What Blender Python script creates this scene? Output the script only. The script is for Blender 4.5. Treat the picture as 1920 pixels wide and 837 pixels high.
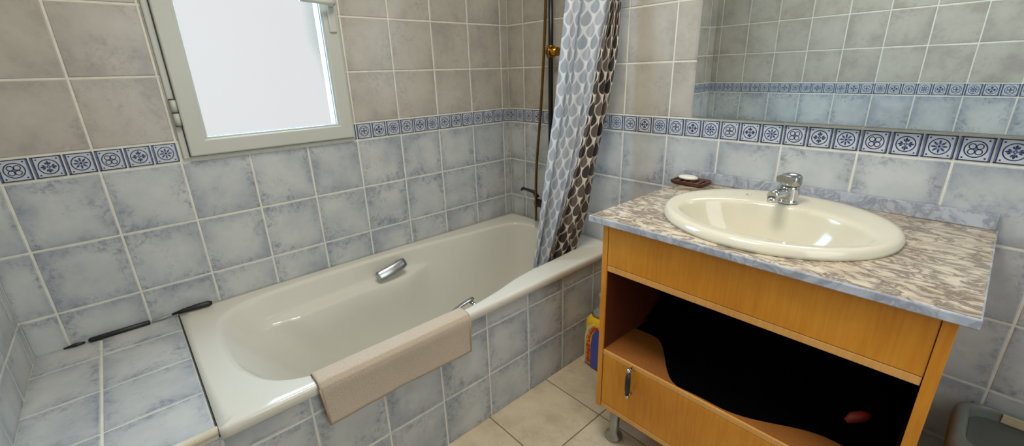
import bpy, bmesh, math, random
from mathutils import Vector, Matrix
random.seed(7)
for o in list(bpy.data.objects): bpy.data.objects.remove(o)
S = bpy.context.scene; COL = S.collection
# ------------------------------------------------------------------ camera
cd = bpy.data.cameras.new('camera'); cam = bpy.data.objects.new('camera', cd); COL.objects.link(cam)
RT = Vector((0.669808, 0.741973, -0.028862)); DN = Vector((0.226325, -0.241023, -0.943761)); FW = Vector((-0.707201, 0.625607, -0.329366))
m = Matrix((( RT.x, -DN.x, -FW.x, 1.78442), (RT.y, -DN.y, -FW.y, -1.58505), (RT.z, -DN.z, -FW.z, 1.24872), (0, 0, 0, 1)))
cam.matrix_world = m
cd.sensor_width = 36; cd.lens = 815.756 / 1920 * 36; cd.clip_start = .02
S.camera = cam
# ------------------------------------------------------------------ light and exposure
S.view_settings.view_transform = 'Standard'; S.view_settings.look = 'None'
S.view_settings.gamma = 1; S.view_settings.use_curve_mapping = False
EXPOSURE = 0.14; S.view_settings.exposure = EXPOSURE
w = bpy.data.worlds.new('world'); S.world = w; w.use_nodes = True
w.node_tree.nodes['Background'].inputs[0].default_value = (.95, .98, 1, 1); w.node_tree.nodes['Background'].inputs[1].default_value = .45
def area(name, loc, size, power, col, target=None, sy=None, spread=180):
    l = bpy.data.lights.new(name, 'AREA'); l.energy = power; l.color = col; l.size = size
    if sy: l.shape = 'RECTANGLE'; l.size_y = sy
    l.spread = math.radians(spread)
    o = bpy.data.objects.new(name, l); COL.objects.link(o); o.location = loc
    if target: o.rotation_euler = (Vector(target) - Vector(loc)).to_track_quat('-Z', 'Y').to_euler()
    return o
area('ceiling_lamp_light', (1.15, -1.0, 2.33), .5, 18.5, (1, .95, .88))
area('room_fill', (2.57, -1.0, 1.15), .8, 15, (.80, .90, 1), (0, -.9, .9), 1.9)  # added fill lamp in front of the closed door, evens out the room
sl = bpy.data.lights.new('sky_light', 'SUN'); sl.energy = 50; sl.angle = math.radians(110); sl.color = (.46, .72, 1)
so = bpy.data.objects.new('sky_light', sl); COL.objects.link(so); so.rotation_euler = Vector((1, .12, -.8)).to_track_quat('-Z', 'Y').to_euler(); so.location = (-3, -1, 4)
PANE = (.755, .765, .775); PANE_STRENGTH = 1.18

# ------------------------------------------------------------------ sizes (metres), origin = floor corner of window wall and mirror wall
T = .2; ZB = .9975; HB = .0681; CEIL = 2.4; XR = 2.6; YF = -1.93
WIN = (-1.405, -.895, 1.04, 2.0)      # opening y0,y1,z0,z1

# ------------------------------------------------------------------ node helpers
class X:
    nt = None
    def __init__(s, sock): s.s = sock
def _m(op, *a):
    n = X.nt.nodes.new('ShaderNodeMath'); n.operation = op
    for i, v in enumerate(a):
        if isinstance(v, X): X.nt.links.new(v.s, n.inputs[i])
        else: n.inputs[i].default_value = v
    return X(n.outputs[0])
X.__add__ = lambda a, b: _m('ADD', a, b); X.__sub__ = lambda a, b: _m('SUBTRACT', a, b)
X.__mul__ = lambda a, b: _m('MULTIPLY', a, b); X.__truediv__ = lambda a, b: _m('DIVIDE', a, b)
def new_mat(name, rough=.5, metal=0, color=(.5, .5, .5), spec=.5, trans=0):
    mt = bpy.data.materials.new(name); mt.use_nodes = True
    b = mt.node_tree.nodes['Principled BSDF']
    b.inputs['Base Color'].default_value = (*color, 1); b.inputs['Roughness'].default_value = rough
    b.inputs['Metallic'].default_value = metal; b.inputs['Specular IOR Level'].default_value = spec
    b.inputs['Transmission Weight'].default_value = trans
    return mt, mt.node_tree, b
def node(nt, t, **kw):
    n = nt.nodes.new(t)
    for k, v in kw.items():
        if k in n.inputs: n.inputs[k].default_value = v
        else: setattr(n, k, v)
    return n
def srgb(r, g, b):
    f = lambda c: (c / 255 / 12.92) if c / 255 <= .04045 else ((c / 255 + .055) / 1.055) ** 2.4
    return (f(r), f(g), f(b))
def ramp(nt, fac, stops):
    r = nt.nodes.new('ShaderNodeValToRGB'); e = r.color_ramp.elements
    while len(e) < len(stops): e.new(.5)
    for el, (p, c) in zip(e, stops): el.position = p; el.color = (*c, 1) if len(c) == 3 else c
    nt.links.new(fac, r.inputs[0]); return r.outputs[0]
def mixc(nt, fac, a, b, mode='MIX'):
    n = nt.nodes.new('ShaderNodeMix'); n.data_type = 'RGBA'; n.blend_type = mode
    for i, v in ((0, fac), (6, a), (7, b)):
        if hasattr(v, 'node'): nt.links.new(v, n.inputs[i])
        else: n.inputs[i].default_value = v if i == 0 else (*v, 1)
    return n.outputs[2]
def bump(nt, b, h, strength=.2, dist=.002):
    n = node(nt, 'ShaderNodeBump'); n.inputs['Strength'].default_value = strength; n.inputs['Distance'].default_value = dist
    nt.links.new(h, n.inputs['Height']); nt.links.new(n.outputs[0], b.inputs['Normal'])
def objcoord(nt, scale=(1, 1, 1), rnd=False):
    tc = node(nt, 'ShaderNodeTexCoord'); out = tc.outputs['Object']
    if rnd:
        at = node(nt, 'ShaderNodeAttribute'); at.attribute_name = 'rnd'
        v = node(nt, 'ShaderNodeVectorMath'); v.operation = 'MULTIPLY_ADD'
        nt.links.new(at.outputs['Vector'], v.inputs[0]); v.inputs[1].default_value = (13, 17, 11); nt.links.new(out, v.inputs[2]); out = v.outputs[0]
    mp = node(nt, 'ShaderNodeMapping'); mp.inputs['Scale'].default_value = scale
    nt.links.new(out, mp.inputs[0]); return mp.outputs[0]
def tile_mat(name, lo, mid, hi, vein, vein_amt, rough=.28, big=7.0, edge=0.0):
    mt, nt, b = new_mat(name, rough)
    v = objcoord(nt, rnd=True); X.nt = nt
    n1 = node(nt, 'ShaderNodeTexNoise', Scale=big, Detail=5.0, Roughness=.62); nt.links.new(v, n1.inputs['Vector'])
    uv = node(nt, 'ShaderNodeUVMap'); sp = node(nt, 'ShaderNodeSeparateXYZ'); nt.links.new(uv.outputs[0], sp.inputs[0])
    U, V = X(sp.outputs[0]), X(sp.outputs[1])
    d = _m('MINIMUM', _m('MINIMUM', U, _m('MULTIPLY', U, -1.0) + 1.0), _m('MINIMUM', V, _m('MULTIPLY', V, -1.0) + 1.0))
    inner = _m('MINIMUM', d * 4.0, 1.0)            # glaze pools darker towards the tile edges
    base = ramp(nt, (X(n1.outputs[0]) + (inner - .6) * edge).s, [(.33, lo), (.5, mid), (.68, hi)])
    n2 = node(nt, 'ShaderNodeTexNoise', Scale=55.0, Detail=6.0, Roughness=.75, Distortion=.3); nt.links.new(v, n2.inputs['Vector'])
    n3 = node(nt, 'ShaderNodeTexNoise', Scale=9.0, Detail=4.0, Roughness=.6); nt.links.new(v, n3.inputs['Vector'])
    spots = X(ramp(nt, n2.outputs[0], [(.47, (0, 0, 0)), (.62, (1, 1, 1))]))
    zone = X(ramp(nt, (X(n3.outputs[0]) - (inner - .6) * edge * 1.4).s, [(.46, (0, 0, 0)), (.64, (1, 1, 1))]))
    c = mixc(nt, (spots * zone * vein_amt).s, base, vein)
    nt.links.new(c, b.inputs['Base Color'])
    bump(nt, b, n2.outputs[0], .10, .002)
    return mt
M = {}
M['tile_up'] = tile_mat('beige wall tile', srgb(158, 150, 140), srgb(174, 167, 153), srgb(182, 176, 163), srgb(140, 132, 124), .5, edge=.08)
M['tile_low'] = tile_mat('blue grey wall tile', srgb(156, 160, 163), srgb(178, 180, 178), srgb(192, 193, 188), srgb(114, 119, 132), .75, big=6.0, edge=.16)
M['tile_floor'] = tile_mat('beige floor tile', srgb(176, 162, 134), srgb(194, 180, 152), srgb(206, 192, 164), srgb(152, 138, 118), .5, .4)
def plain(name, c, rough=.5, metal=0, spec=.5, noise=0, scale=40, bmp=0):
    mt, nt, b = new_mat(name, rough, metal, c, spec)
    if noise or bmp:
        v = objcoord(nt); n = node(nt, 'ShaderNodeTexNoise', Scale=float(scale), Detail=4.0); nt.links.new(v, n.inputs['Vector'])
        d = tuple(x * (1 - noise) for x in c); u = tuple(min(1, x * (1 + noise)) for x in c)
        nt.links.new(ramp(nt, n.outputs[0], [(.3, d), (.7, u)]), b.inputs['Base Color'])
        if bmp: bump(nt, b, n.outputs[0], bmp, .002)
    return mt
M['grout'] = plain('cream grout', srgb(214, 211, 196), .85, noise=.08, scale=30)
M['floor_grout'] = plain('brown floor grout', srgb(118, 100, 80), .9, noise=.1)
M['white_tile'] = plain('pale decor glaze', srgb(184, 187, 192), .25, noise=.05)
M['navy'] = plain('navy decor glaze', srgb(36, 42, 66), .3, noise=.25, scale=150)
M['midblue'] = plain('blue decor glaze', srgb(92, 104, 140), .3, noise=.2, scale=150)
M['ceiling'] = plain('white ceiling paint', srgb(225, 222, 214), .9, noise=.02, scale=8)
M['pvc'] = plain('white window plastic', srgb(186, 186, 174), .38, noise=.015, scale=6)
M['gasket'] = plain('dark rubber gasket', srgb(70, 72, 70), .6, noise=.1)
M['enamel'] = plain('cream bath enamel', srgb(212, 208, 194), .08, noise=.01, scale=4)
M['ceramic'] = plain('cream sink ceramic', srgb(216, 208, 184), .10, noise=.01, scale=4)
M['edge_trim'] = plain('cream edge bead', srgb(205, 196, 172), .4, noise=.03)
M['chrome'] = plain('chrome', (.62, .63, .64), .10, 1, noise=.02)
M['dull_chrome'] = plain('worn chrome', (.42, .42, .40), .28, 1, noise=.05)
M['brass'] = plain('brass', srgb(176, 128, 52), .25, 1, noise=.1, scale=60)
M['old_brass'] = plain('aged bronze', srgb(120, 92, 50), .3, 1, noise=.15, scale=60)
M['black'] = plain('black lacquer', (.006, .006, .007), .3, noise=.2)
M['black_plastic'] = plain('black plastic', (.008, .008, .008), .45, noise=.2)
M['clear_grey'] = plain('grey translucent plastic', srgb(150, 150, 146), .3, noise=.15, scale=90)
M['filler_shade'] = plain('black shade', (.0012, .0012, .0014), 1, spec=0, noise=.3, scale=80, bmp=.3)  # for the mass added on the shelf to stand in for deep shade
M['niche_shade'] = plain('panel with niche shade', (.0012, .001, .001), .95, spec=0, noise=.2)  # shade inside the niche put into the panel colour
M['towel'] = plain('beige terry cotton', srgb(188, 172, 152), .95, spec=.1, noise=.08, scale=230, bmp=.6)
M['towel_hem'] = plain('beige hem', srgb(172, 152, 130), .95, spec=.1, noise=.08, scale=200, bmp=.4)
M['soap'] = plain('white soap', srgb(230, 222, 205), .4, noise=.02)
M['dark_wood'] = plain('dark brown wood', srgb(82, 46, 28), .35, noise=.3, scale=30)
M['bin'] = plain('grey bin plastic', srgb(112, 114, 106), .35, noise=.03, scale=10)
M['bin_dark'] = plain('dark grey bin flap', srgb(84, 86, 80), .4, noise=.04, scale=10)
M['bin_label'] = plain('pale bin panel', srgb(190, 176, 140), .5, noise=.04)
M['yellow'] = plain('yellow film', srgb(226, 182, 40), .25, noise=.06)
M['red'] = plain('red print', srgb(206, 62, 30), .3, noise=.08)
M['blue'] = plain('blue film', srgb(66, 78, 168), .25, noise=.08)
M['film'] = plain('clear grey plastic film', srgb(150, 146, 140), .18, noise=.25, scale=60)
M['cream_film'] = plain('cream film', srgb(214, 206, 170), .3, noise=.04)
M['door'] = plain('white door paint', srgb(214, 212, 205), .5, noise=.02, scale=5)
M['red_item'] = plain('dull red plastic', srgb(150, 40, 20), .5, noise=.2, scale=60)
def wood_mat(name, a, b_, c, rough=.35):
    mt, nt, b = new_mat(name, rough)
    v = objcoord(nt, (1.2, 1.2, 9))
    n = node(nt, 'ShaderNodeTexNoise', Scale=3.0, Detail=6.0, Roughness=.6, Distortion=.6); nt.links.new(v, n.inputs['Vector'])
    v2 = objcoord(nt, (16, 16, 1.2))
    n2 = node(nt, 'ShaderNodeTexNoise', Scale=9.0, Detail=5.0); nt.links.new(v2, n2.inputs['Vector'])
    v3 = objcoord(nt, (1, 1, 1))
    n3 = node(nt, 'ShaderNodeTexNoise', Scale=3.5, Detail=2.0, Distortion=.8); nt.links.new(v3, n3.inputs['Vector'])
    c1 = ramp(nt, n3.outputs[0], [(.3, a), (.5, b_), (.72, c)])
    c2 = mixc(nt, .35, c1, ramp(nt, n2.outputs[0], [(.35, a), (.65, c)]))
    nt.links.new(c2, b.inputs['Base Color']); return mt
M['wood'] = wood_mat('honey maple veneer', srgb(184, 110, 14), srgb(200, 126, 24), srgb(212, 144, 44))
M['wood_edge'] = wood_mat('pale maple edging', srgb(196, 134, 60), srgb(208, 148, 74), srgb(216, 160, 88))
M['wood_in_shade'] = wood_mat('inner veneer with shade', srgb(74, 26, 8), srgb(84, 32, 10), srgb(94, 40, 14), .5)  # side wall of the niche, wood darkened to carry the shade
M['wood_shelf_shade'] = wood_mat('shelf veneer with shade', srgb(126, 70, 16), srgb(138, 80, 22), srgb(150, 92, 30), .6)  # shelf wood with the niche shade put into its colour
def marble(name, stretch, pale, warm, grey, dark, vein=.8, veing=.6):
    mt, nt, b = new_mat(name, .16)
    v = objcoord(nt, stretch)
    n0 = node(nt, 'ShaderNodeTexNoise', Scale=15.0, Detail=7.0, Roughness=.64, Distortion=.8); nt.links.new(v, n0.inputs['Vector'])
    n1 = node(nt, 'ShaderNodeTexNoise', Scale=22.0, Detail=7.0, Roughness=.7, Distortion=.9); nt.links.new(v, n1.inputs['Vector'])
    n2 = node(nt, 'ShaderNodeTexNoise', Scale=6.0, Detail=4.0); nt.links.new(v, n2.inputs['Vector'])
    base = ramp(nt, n2.outputs[0], [(.35, warm), (.5, pale), (.65, warm)])
    c = mixc(nt, ramp(nt, n1.outputs[0], [(.46, (0, 0, 0)), (.60, (veing,) * 3)]), base, grey)
    c = mixc(nt, ramp(nt, n0.outputs[0], [(.43, (0, 0, 0)), (.49, (vein,) * 3), (.51, (vein,) * 3), (.57, (0, 0, 0))]), c, dark)
    nt.links.new(c, b.inputs['Base Color']); return mt
M['marble'] = marble('veined brown and cream marble', (1, 1.9, 1), srgb(212, 198, 174), srgb(194, 175, 148), srgb(148, 134, 120), srgb(104, 90, 78))
M['marble_window_tint'] = marble('veined marble with window tint', (1, 1, 1), srgb(178, 182, 188), srgb(186, 186, 186), srgb(152, 156, 162), srgb(124, 126, 134), .6)  # cool window light put into the stone colour of edge and upstand
mt, nt, b = new_mat('mirror silver', .0, 1, (.84, .93, .97)); M['mirror'] = mt
M['mirror_edge'] = plain('mirror edge glass', srgb(150, 156, 150), .2, .3, noise=.02)
# frosted bright pane
mt, nt, b = new_mat('frosted lit glass', .3, 0, (.02, .02, .02))
v = objcoord(nt); n = node(nt, 'ShaderNodeTexNoise', Scale=2.2, Detail=2.0); nt.links.new(v, n.inputs['Vector'])
sp = node(nt, 'ShaderNodeSeparateXYZ'); tc = node(nt, 'ShaderNodeTexCoord'); nt.links.new(tc.outputs['Object'], sp.inputs[0])
n2 = node(nt, 'ShaderNodeTexNoise', Scale=260.0, Detail=1.0); nt.links.new(v, n2.inputs['Vector'])
X.nt = nt
# foliage seen blurred behind the right edge of the frosted glass: grows towards the top right
yy = X(sp.outputs['Y']); zz = X(sp.outputs['Z'])
leaf = (yy - .165) + (X(n.outputs[0]) - .5) * .10 - _m('MAXIMUM', (zz - .34) * -.22, 0.0)
leafm = ramp(nt, leaf.s, [(0.0, (0, 0, 0)), (.05, (1, 1, 1))])
grain = ramp(nt, n2.outputs[0], [(.4, (.25, .42, .40)), (.6, (.46, .60, .52))])
colr = mixc(nt, leafm, PANE, grain)
nt.links.new(colr, b.inputs['Emission Color']); b.inputs['Emission Strength'].default_value = PANE_STRENGTH
tp = node(nt, 'ShaderNodeBsdfTransparent'); mx = node(nt, 'ShaderNodeMixShader'); mx.inputs[0].default_value = .3
nt.links.new(tp.outputs[0], mx.inputs[1]); nt.links.new(b.outputs[0], mx.inputs[2]); nt.links.new(mx.outputs[0], nt.nodes['Material Output'].inputs[0])
M['pane'] = mt
# curtain print: staggered drops
def curtain_mat(name, ground, shades, rough=.6, soft=.0015, transl=0.0):
    mt, nt, b = new_mat(name, rough); X.nt = nt
    uv = node(nt, 'ShaderNodeUVMap'); s_ = node(nt, 'ShaderNodeSeparateXYZ'); nt.links.new(uv.outputs[0], s_.inputs[0])
    U = X(s_.outputs[0]); V = X(s_.outputs[1])
    a = .058; bb = .082; Rr = .0240; H = .042
    col = None; mask_all = None
    for k, (ou, ov) in enumerate(((0, 0), (.5, .5))):
        cu = U / a + ou; cv = V / bb + ov
        iu = _m('FLOOR', cu); iv = _m('FLOOR', cv)
        x = (cu - iu - .5) * a; y = (cv - iv - .5) * bb + .011
        low = _m('SQRT', _m('MAXIMUM', y * y * -1.0 + Rr * Rr, 0.0))
        top = (_m('COSINE', _m('MINIMUM', _m('MAXIMUM', y / H, 0.0), 1.0) * math.pi) * .5 + .5) * Rr
        isup = _m('GREATER_THAN', y, 0.0)
        hw = top * isup + low * (_m('MULTIPLY', isup, -1.0) + 1.0)
        d = (hw - _m('ABSOLUTE', x)) / (soft * 2) + .0
        mk = _m('MINIMUM', _m('MAXIMUM', d, 0.0), 1.0)
        wn = node(nt, 'ShaderNodeTexWhiteNoise'); wn.noise_dimensions = '3D'
        cb = node(nt, 'ShaderNodeCombineXYZ'); nt.links.new(iu.s, cb.inputs[0]); nt.links.new(iv.s, cb.inputs[1]); cb.inputs[2].default_value = k * 7.3
        nt.links.new(cb.outputs[0], wn.inputs[0])
        shade = ramp(nt, wn.outputs[0], [(i / (len(shades) - 1) * .9, c) for i, c in enumerate(shades)])
        col = mixc(nt, mk.s, col if col is not None else ground, shade)
    nt.links.new(col, b.inputs['Base Color'])
    if transl:
        tr = node(nt, 'ShaderNodeBsdfTranslucent'); nt.links.new(col, tr.inputs[0])
        mx = node(nt, 'ShaderNodeMixShader'); mx.inputs[0].default_value = transl
        nt.links.new(b.outputs[0], mx.inputs[1]); nt.links.new(tr.outputs[0], mx.inputs[2])
        nt.links.new(mx.outputs[0], nt.nodes['Material Output'].inputs[0])
    return mt
M['curtain_front'] = curtain_mat('white cloth with brown grey drops', srgb(216, 206, 190), [srgb(46, 40, 38), srgb(84, 74, 68), srgb(112, 100, 90), srgb(60, 52, 48)], transl=.1)
M['curtain_back'] = curtain_mat('pale cloth reverse with faded drops', srgb(222, 224, 224), [srgb(168, 174, 182), srgb(184, 188, 192), srgb(158, 166, 176), srgb(176, 178, 180)], soft=.003, transl=.3)

# ------------------------------------------------------------------ mesh helpers
class MB:
    def __init__(s): s.v = []; s.f = []; s.m = []; s.sm = []; s.mats = []; s.rnd = {}; s.uv = {}
    def mi(s, mat):
        if mat not in s.mats: s.mats.append(mat)
        return s.mats.index(mat)
    def face(s, pts, mat, smooth=False, rnd=None):
        i = len(s.v); s.v += [tuple(p) for p in pts]; s.f.append(tuple(range(i, i + len(pts)))); s.m.append(s.mi(mat)); s.sm.append(smooth)
        if rnd: s.rnd[len(s.f) - 1] = rnd
    def grid(s, rows, mat, closed=False, smooth=True, uv=None, flip=False):
        i = len(s.v); n = len(rows[0])
        for r in rows: s.v += [tuple(p) for p in r]
        mi = s.mi(mat)
        for a in range(len(rows) - 1):
            for b in range(n if closed else n - 1):
                c = (b + 1) % n
                q = (i + a * n + b, i + a * n + c, i + (a + 1) * n + c, i + (a + 1) * n + b)
                if flip: q = q[::-1]
                s.f.append(q); s.m.append(mi); s.sm.append(smooth)
                if uv: 
                    u = (uv[a][b], uv[a][c], uv[a + 1][c], uv[a + 1][b]); s.uv[len(s.f) - 1] = u[::-1] if flip else u
    def cap(s, ring, mat, flip=False, smooth=False):
        s.face(ring[::-1] if flip else ring, mat, smooth)
    def tube(s, pts, r, mat, n=12, caps=True):
        pts = [Vector(p) for p in pts]; rs = r if isinstance(r, (list, tuple)) else [r] * len(pts)
        rings = []; up = None
        for k, p in enumerate(pts):
            t = (pts[min(k + 1, len(pts) - 1)] - pts[max(k - 1, 0)]).normalized()
            if up is None: up = t.orthogonal().normalized()
            up = (up - t * up.dot(t)).normalized(); sd = t.cross(up)
            rings.append([p + (up * math.cos(2 * math.pi * j / n) + sd * math.sin(2 * math.pi * j / n)) * rs[k] for j in range(n)])
        s.grid(rings, mat, closed=True, flip=False)
        if caps: s.cap(rings[0], mat, flip=True); s.cap(rings[-1], mat)
    def lathe(s, prof, c, mat, n=32, axis='Z', close=True):
        rings = []
        for r, h in prof:
            ring = []
            for j in range(n):
                a = 2 * math.pi * j / n; x, y = r * math.cos(a), r * math.sin(a)
                p = {'Z': (x, y, h), 'Y': (x, h, -y), 'X': (h, x, y)}[axis]
                ring.append(Vector(c) + Vector(p))
            rings.append(ring)
        s.grid(rings, mat, closed=True)
        if close: s.cap(rings[0], mat, flip=True, smooth=False); s.cap(rings[-1], mat)
    def box(s, lo, hi, mat, bev=.0, seg=2):
        bm = bmesh.new(); bmesh.ops.create_cube(bm, size=1)
        lo = Vector(lo); hi = Vector(hi)
        for v in bm.verts: v.co = Vector(((lo[i] + hi[i]) / 2 + v.co[i] * (hi[i] - lo[i])) for i in range(3))
        if bev: bmesh.ops.bevel(bm, geom=bm.edges[:], offset=bev, segments=seg, affect='EDGES', profile=.6)
        s.add_bm(bm, mat, smooth=False); bm.free()
    def add_bm(s, bm, mat, smooth=True, mx=None):
        i = len(s.v); bm.verts.index_update()
        for v in bm.verts: s.v.append(tuple(mx @ v.co if mx else v.co))
        for f in bm.faces: s.f.append(tuple(i + v.index for v in f.verts)); s.m.append(s.mi(mat)); s.sm.append(smooth)
    def build(s, name, parent=None, mats=None, fix=True, weld=True):
        me = bpy.data.meshes.new(name); me.from_pydata(s.v, [], s.f)
        for mt_ in s.mats: me.materials.append(M[mt_])
        for k, p in enumerate(me.polygons): p.material_index = s.m[k]; p.use_smooth = s.sm[k]
        if s.rnd:
            at = me.attributes.new('rnd', 'FLOAT_VECTOR', 'CORNER')
            for k, p in enumerate(me.polygons):
                if k in s.rnd:
                    for li in p.loop_indices: at.data[li].vector = s.rnd[k]
        if s.uv:
            ul = me.uv_layers.new(name='UVMap')
            for k, p in enumerate(me.polygons):
                if k in s.uv:
                    for li, u in zip(p.loop_indices, s.uv[k]): ul.data[li].uv = u
        me.validate(); o = bpy.data.objects.new(name, me); COL.objects.link(o)
        if weld:
            bm = bmesh.new(); bm.from_mesh(me); bmesh.ops.remove_doubles(bm, verts=bm.verts[:], dist=1e-5)
            if fix: bmesh.ops.recalc_face_normals(bm, faces=bm.faces[:])
            bm.to_mesh(me); bm.free()
        if parent: adopt(o, parent)
        return o
def adopt(o, parent):
    # geometry is written in room coordinates; keep it there under a moved parent
    o.parent = parent
    off = Vector((0, 0, 0)); p = parent
    while p: off += p.location; p = p.parent
    o.data.transform(Matrix.Translation(-off))
def tag(o, label, cat, group=None):
    o['label'] = label; o['category'] = cat
    if group: o['group'] = group
    return o
def thing(name, loc, label, cat, group=None):
    o = bpy.data.objects.new(name, None); COL.objects.link(o); o.location = loc; o.empty_display_size = .05
    return tag(o, label, cat, group)
def own(o, base):
    # put a single-mesh thing's origin at its base
    o.data.transform(Matrix.Translation(-Vector(base))); o.location = base; return o
def structure(o): o['kind'] = 'structure'; return o

# ------------------------------------------------------------------ tiled surfaces
def subtract(r, h):
    u0, u1, v0, v1 = r; a0, a1, b0, b1 = h
    if a0 >= u1 or a1 <= u0 or b0 >= v1 or b1 <= v0: return [r]
    out = []
    if v0 < b0: out.append((u0, u1, v0, b0))
    if v1 > b1: out.append((u0, u1, b1, v1))
    lo, hi = max(v0, b0), min(v1, b1)
    if u0 < a0: out.append((u0, a0, lo, hi))
    if u1 > a1: out.append((a1, u1, lo, hi))
    return out
def tiled(name, O, U, V, us, vs, pick, grout='grout', gap=.0058, h=.0022, bev=.0028, holes=(), thick=.03, wob=.0):
    """grout bed in the plane O+uU+vV with slightly raised pillowed tiles; pick(v centre) names the tile material"""
    O, U, V = Vector(O), Vector(U), Vector(V); N = U.cross(V)
    P = lambda u, v, d=0: O + U * u + V * v + N * d
    mb = MB()
    bed = [(us[0], us[-1], vs[0], vs[-1])]
    for hl in holes: bed = [q for r in bed for q in subtract(r, hl)]
    for (a, b_, c, d) in bed:
        mb.face([P(a, c), P(b_, c), P(b_, d), P(a, d)], grout)
        f = [P(a, c, -thick), P(b_, c, -thick), P(b_, d, -thick), P(a, d, -thick)]; g = [P(a, c), P(b_, c), P(b_, d), P(a, d)]
        mb.face(f[::-1], grout)
        for k in range(4): mb.face([g[k], f[k], f[(k + 1) % 4], g[(k + 1) % 4]], grout)
    for i in range(len(us) - 1):
        for j in range(len(vs) - 1):
            mat = pick((vs[j] + vs[j + 1]) / 2)
            if not mat: continue
            rs = [(us[i] + gap / 2, us[i + 1] - gap / 2, vs[j] + gap / 2, vs[j + 1] - gap / 2)]
            for hl in holes: rs = [q for r in rs for q in subtract(r, hl)]
            rnd = (random.random(), random.random(), random.random())
            for (a, b_, c, d) in rs:
                if b_ - a < .007 or d - c < .007: continue
                t = [random.uniform(-wob, wob) for _ in range(4)]
                lo = [P(a, c), P(b_, c), P(b_, d), P(a, d)]
                hi = [P(a + bev, c + bev, h + t[0]), P(b_ - bev, c + bev, h + t[1]), P(b_ - bev, d - bev, h + t[2]), P(a + bev, d - bev, h + t[3])]
                mid = [P(a + bev * .3, c + bev * .3, h * .7), P(b_ - bev * .3, c + bev * .3, h * .7), P(b_ - bev * .3, d - bev * .3, h * .7), P(a + bev * .3, d - bev * .3, h * .7)]
                mb.face(hi, mat, rnd=rnd)
                us_, vs_ = us[i + 1] - us[i], vs[j + 1] - vs[j]
                q0 = ((a - us[i]) / us_, (c - vs[j]) / vs_, (b_ - us[i]) / us_, (d - vs[j]) / vs_)
                mb.uv[len(mb.f) - 1] = ((q0[0], q0[1]), (q0[2], q0[1]), (q0[2], q0[3]), (q0[0], q0[3]))
                for k in range(4):
                    k2 = (k + 1) % 4
                    mb.face([mid[k], mid[k2], hi[k2], hi[k]], mat, rnd=rnd)
                    mb.face([lo[k], lo[k2], mid[k2], mid[k]], mat, rnd=rnd)
    return mb.build(name, fix=False, weld=False)
def lines(lo, hi, start, step):
    k = math.ceil((lo - start) / step + 1e-6); out = [lo]
    while start + k * step < hi - 1e-6:
        out.append(start + k * step); k += 1
    return out + [hi]
zl = [0.0] + [ZB - T * k for k in (4, 3, 2, 1)] + [ZB, ZB + HB] + [ZB + HB + T * k for k in range(1, 7)] + [CEIL]
zl = [0.0, .1975, .3975, .5975, .7975, .9975, ZB + HB] + [ZB + HB + T * k for k in range(1, 7)] + [CEIL]
def pick(z):
    if ZB < z < ZB + HB: return None
    return 'tile_low' if z < ZB else 'tile_up'
OFF_W, OFF_B, OFF_F = .0489, .1166, .25
# window wall x=0: u runs from YF to 0 (U = +y, V = +z, N = +x)
structure(tiled('wall_left', (0, YF, 0), (0, 1, 0), (0, 0, 1), [y - YF for y in lines(YF, 0, -OFF_W, T)], zl, pick, holes=[(WIN[0] - YF, WIN[1] - YF, WIN[2], WIN[3])], wob=.0003, thick=.12))
# mirror wall y=0: seen from -y; U=+x, V=+z gives N=-y
structure(tiled('wall_back', (0, 0, 0), (1, 0, 0), (0, 0, 1), lines(0, XR, OFF_B, T), zl, pick, wob=.0003))
# wall behind the camera y=YF: N=+y -> U=-x
structure(tiled('wall_front', (XR, YF, 0), (-1, 0, 0), (0, 0, 1), [XR - x for x in lines(0, XR, OFF_F, T)[::-1]], zl, pick, wob=.0003))
structure(tiled('wall_right', (XR, 0, 0), (0, -1, 0), (0, 0, 1), [-y for y in lines(YF, 0, -.1, T)[::-1]], zl, pick, holes=[(.55, 1.45, 0, 2.08)], wob=.0003))
# floor
TF = .3107
structure(tiled('floor', (0, YF, 0), (1, 0, 0), (0, 1, 0), lines(0, XR, .7174 + .2815, TF), [y - YF for y in lines(YF, 0, -.475, TF)], lambda v: 'tile_floor', grout='floor_grout', gap=.0045, h=.0012, bev=.0015))
mb = MB(); mb.box((0, YF, CEIL), (XR, 0, CEIL + .05), 'ceiling'); structure(mb.build('ceiling'))
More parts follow.
